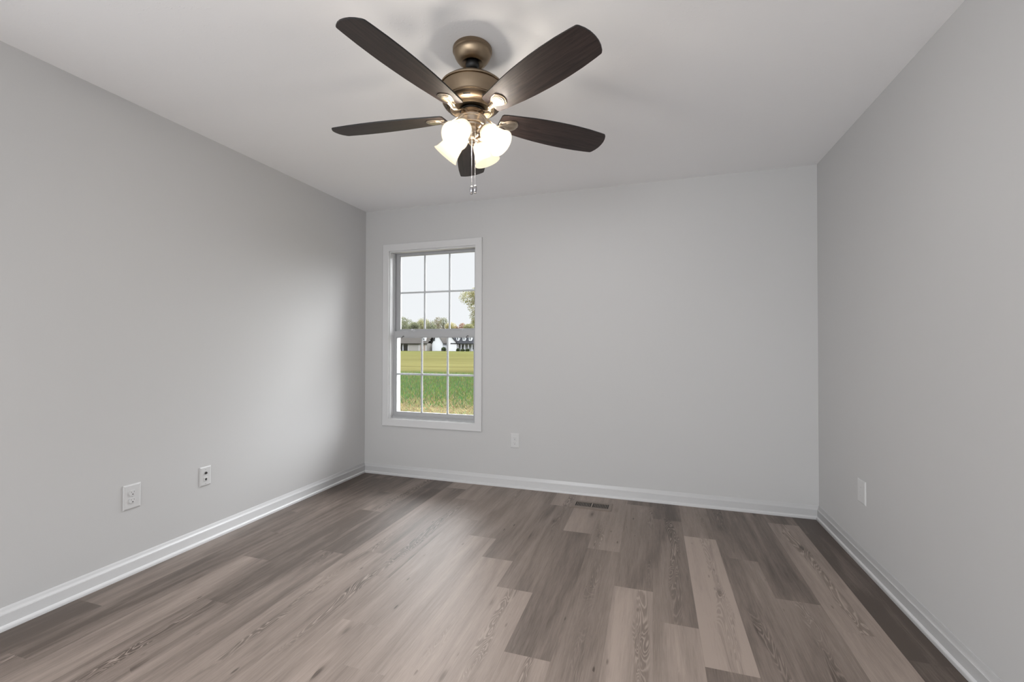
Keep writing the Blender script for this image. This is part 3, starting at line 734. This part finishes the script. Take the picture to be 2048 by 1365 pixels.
# leafy tree close to the house, reaching in from the right side of the window
def near_tree():
    rnd = random.Random(5); X, Y = -8.45, 30; r = empty('leafy_tree', (X, Y, GZ)); tag(r, 'yellow-green leafy tree in the near field at the right edge of the window', 'tree')
    blobs = [(-1.75, -.2, 5.35, .75, .55), (-1.15, .1, 5.6, .7, .55), (-1.2, 0, 4.7, .75, .6), (-1.3, .3, 4.0, .6, .5), (-.5, -.3, 6.2, .5, .4), (.2, 0, 5.6, 1.3, 1.1), (.9, 0, 4.8, 1.2, .9), (.7, .2, 6.6, .8, .7), (1.6, 0, 6.0, 1.0, .9), (-.95, .1, 3.55, .6, .4)]
    tinted('foliage', leaf_crown(rnd, blobs, 15000, .037, [(156, 158, 100), (132, 138, 84), (176, 170, 116), (106, 112, 68), (180, 158, 122)]), M_leaf, r)
    b = BM(); tube(b, [(.4, 0, 0), (.35, 0, 2.2), (.2, 0, 4.2), (.3, 0, 6.8)], [.16, .13, .09, .03], 8)
    for bx, by, bz, *_ in blobs: tube(b, [(.3, 0, max(1.8, bz-1.6)), ((bx+.3)*.5, by*.5, bz-.6), (bx, by, bz+.1)], [.06, .035, .012], 6)
    obj('trunk', b, M_bark, r)
near_tree()

# houses across the field
M_white = plain('white_siding', (.42, .43, .45), .9, 0, .04); M_beige = plain('beige_siding', (.20, .192, .18), .9, 0, .04); M_rdark = plain('charcoal_shingles', (.022, .023, .026), .9, 0, .03)
M_rbrown = plain('grey_brown_shingles', (.036, .033, .030), .9, 0, .03); M_gdoor = plain('tan_garage_door', (.20, .17, .15), .9, 0, .04); M_dkwin = plain('dark_window', (.05, .055, .065), .2)
def gable_x(b, x0, x1, y0, y1, ze, zr, ov=.4, th=.25):
    """gable roof with ridge along x"""
    ym = (y0+y1)/2; pr = [(y0-ov, ze-.15), (ym, zr), (y1+ov, ze-.15), (y1+ov, ze-.15-th), (ym, zr-th), (y0-ov, ze-.15-th)]
    prism(b, pr, 'x', x0-ov, x1+ov)
def gable_y(b, x0, x1, y0, y1, ze, zr, ov=.4, th=.25):
    xm = (x0+x1)/2; pr = [(x0-ov, ze-.15), (xm, zr), (x1+ov, ze-.15), (x1+ov, ze-.15-th), (xm, zr-th), (x0-ov, ze-.15-th)]
    prism(b, pr, 'y', y0-ov, y1+ov)
def houses():
    Y = 140
    g = GZ
    def X(px): return px2x(px, Y)
    # low beige garage house, ridge along x
    h = empty('garage_house', (X(828), Y+4, g)); tag(h, 'low beige house with brown roof and garage door, leftmost across the field', 'house', 'far houses across the field')
    inv = Matrix.Translation((-X(828), -(Y+4), -g))
    def part(p, nm, b, m, par=None, label=None):
        b.transform(p[1]); o = obj(nm, b, m, par or p[0])
        if label: o['label'] = label
        return o
    P = (h, inv)
    b = BM(); box(b, (X(817), Y, g), (X(855.8), Y+8, g+2.75)); box(b, (X(770), Y+4.5, g), (X(817), Y+8, g+2.75)); part(P, 'wall', b, M_beige)
    for k in range(5):
        b = BM(); box(b, (X(772+k*11), Y+.1, g), (X(772+k*11)+.25, Y+.35, g+2.75)); part(P, 'porch_post', b, M_white)
    b = BM(); gable_x(b, X(770), X(855.8), Y, Y+8, g+2.9, g+6.0, .5); part(P, 'roof', b, M_rbrown)
    b = BM(); box(b, (X(841.0), Y-.06, g), (X(853.5), Y+.05, g+2.2), .02)
    part(P, 'garage_door', b, M_gdoor)
    b = BM(); frame_boxes(b, X(839.9), X(854.6), g, g+2.45, Y-.12, Y-.01, .18, .18, .2, .01, 0); part(P, 'garage_trim', b, M_white)
    b = BM(); xa, xb = X(842), X(852); prism(b, [(xa, g+3.6), (xb, g+3.6), ((xa+xb)/2, g+5.4)], 'y', Y+.7, Y+4); part(P, 'gable', b, M_white)
    b = BM(); box(b, (X(845.5), Y+.62, g+3.9), (X(848.5), Y+.72, g+4.5)); part(P, 'window', b, M_dkwin)
    # white gable-front house with wing
    x0, x1 = X(861), X(882.5); h = empty('gable_house', ((x0+x1)/2, Y+8, g)); P = (h, Matrix.Translation((-(x0+x1)/2, -(Y+8), -g)))
    tag(h, 'tall white gable-fronted house, middle of the three far houses', 'house', 'far houses across the field')
    b = BM(); xm = (x0+x1)/2; prism(b, [(x0, g), (x1, g), (x1, g+2.7), (xm, g+6.3), (x0, g+2.7)], 'y', Y+2, Y+14); box(b, (x1, Y+7, g), (X(893), Y+13, g+2.7)); part(P, 'wall', b, M_white)
    b = BM(); gable_y(b, x0, x1, Y+2, Y+14, g+2.9, g+6.5, .35); part(P, 'roof', b, M_rbrown)
    b = BM(); gable_x(b, X(878), X(892.5), Y+6.5, Y+13.5, g+2.75, g+6.1, .4); part(P, 'wing_roof', b, M_rbrown)
    for (a, c, za, zc) in ((863.2, 866.8, 3.6, 4.7),):
        b = BM(); box(b, (X(a), Y+1.9, g+za), (X(c), Y+2.02, g+zc)); part(P, 'window', b, M_dkwin)
    b = BM(); box(b, (X(886), Y+6.9, g+.9), (X(889), Y+7.02, g+2.1)); part(P, 'window', b, M_dkwin)
    # white porch house with three dormers
    x0, x1 = X(897), X(965); h = empty('porch_house', (X(930), Y+6, g)); P = (h, Matrix.Translation((-X(930), -(Y+6), -g)))
    tag(h, 'white house with charcoal roof, three dormers and a porch, rightmost across the field', 'house', 'far houses across the field')
    gx1 = X(914); gm = (x0+gx1)/2
    b = BM(); prism(b, [(x0, g), (gx1, g), (gx1, g+2.6), (gm-1.2, g+5.8), (x0, g+4.6)], 'y', Y+.5, Y+9); box(b, (gx1, Y+2.6, g), (x1, Y+9, g+2.8)); part(P, 'wall', b, M_white)
    b = BM(); gable_x(b, X(904), x1, Y+.8, Y+9.2, g+2.9, g+6.4, .4); part(P, 'roof', b, M_rdark)
    b = BM(); prism(b, [(gm-1.4, g+6.1), (gx1+.5, g+2.5), (gx1+.5, g+2.75), (gm-1.2, g+6.4)], 'y', Y+.1, Y+6); part(P, 'gable_roof', b, M_rdark)
    for c in (913.5, 926, 938):
        a, e = X(c-2.6), X(c+2.6); mcx = (a+e)/2
        b = BM(); prism(b, [(a, g+3.6), (e, g+3.6), (e, g+5.0), (mcx, g+6.1), (a, g+5.0)], 'y', Y+1.4, Y+5); d = part(P, 'dormer', b, M_white)
        b = BM(); prism(b, [(a-.2, g+4.85), (mcx, g+6.15), (e+.2, g+4.85), (e+.2, g+5.0), (mcx, g+6.35), (a-.2, g+5.0)], 'y', Y+1.2, Y+5); part(P, 'dormer_roof', b, M_rdark, d)
        b = BM(); box(b, (mcx-.18, Y+1.3, g+4.0), (mcx+.18, Y+1.42, g+4.9)); part(P, 'dormer_window', b, M_dkwin, d)
    for c in (916, 922, 929, 936, 943, 950, 957):
        b = BM(); box(b, (X(c)-.1, Y+.7, g), (X(c)+.1, Y+.9, g+2.7)); part(P, 'porch_column', b, M_white)
    for c, w_ in ((919, 2.2), (932, 1.3), (940.5, 2.0)):
        b = BM(); box(b, (X(c-w_), Y+2.5, g+.6), (X(c+w_), Y+2.62, g+2.0)); part(P, 'window', b, M_dkwin)
    # shrubs
    rnd = random.Random(9)
    for i, (px, w_, h_, yy, lab) in enumerate(((889.5, 1.5, 1.5, Y+.6, 'dark green shrub between the gable house and the porch house'), (917.5, 1.1, 1.0, Y-1.2, 'small dark shrub at the left end of the white porch'), (927, 1.3, .8, Y-1.2, 'low shrub before the middle of the white porch'), (936, 1.3, .9, Y-1.2, 'small shrub at the right side of the white porch'))):
        r = empty('shrub', (px2x(px, yy), yy, g)); tag(r, lab, 'shrub', 'shrubs by the far houses')
        tinted('foliage', leaf_crown(rnd, [(0, 0, h_*.5, w_*.5, h_*.5), (w_*.25, 0, h_*.4, w_*.35, h_*.4), (-w_*.25, 0, h_*.4, w_*.35, h_*.4)], 500, .16, [(62, 76, 46), (84, 96, 58), (48, 58, 38)]), M_leaf, r)
houses()
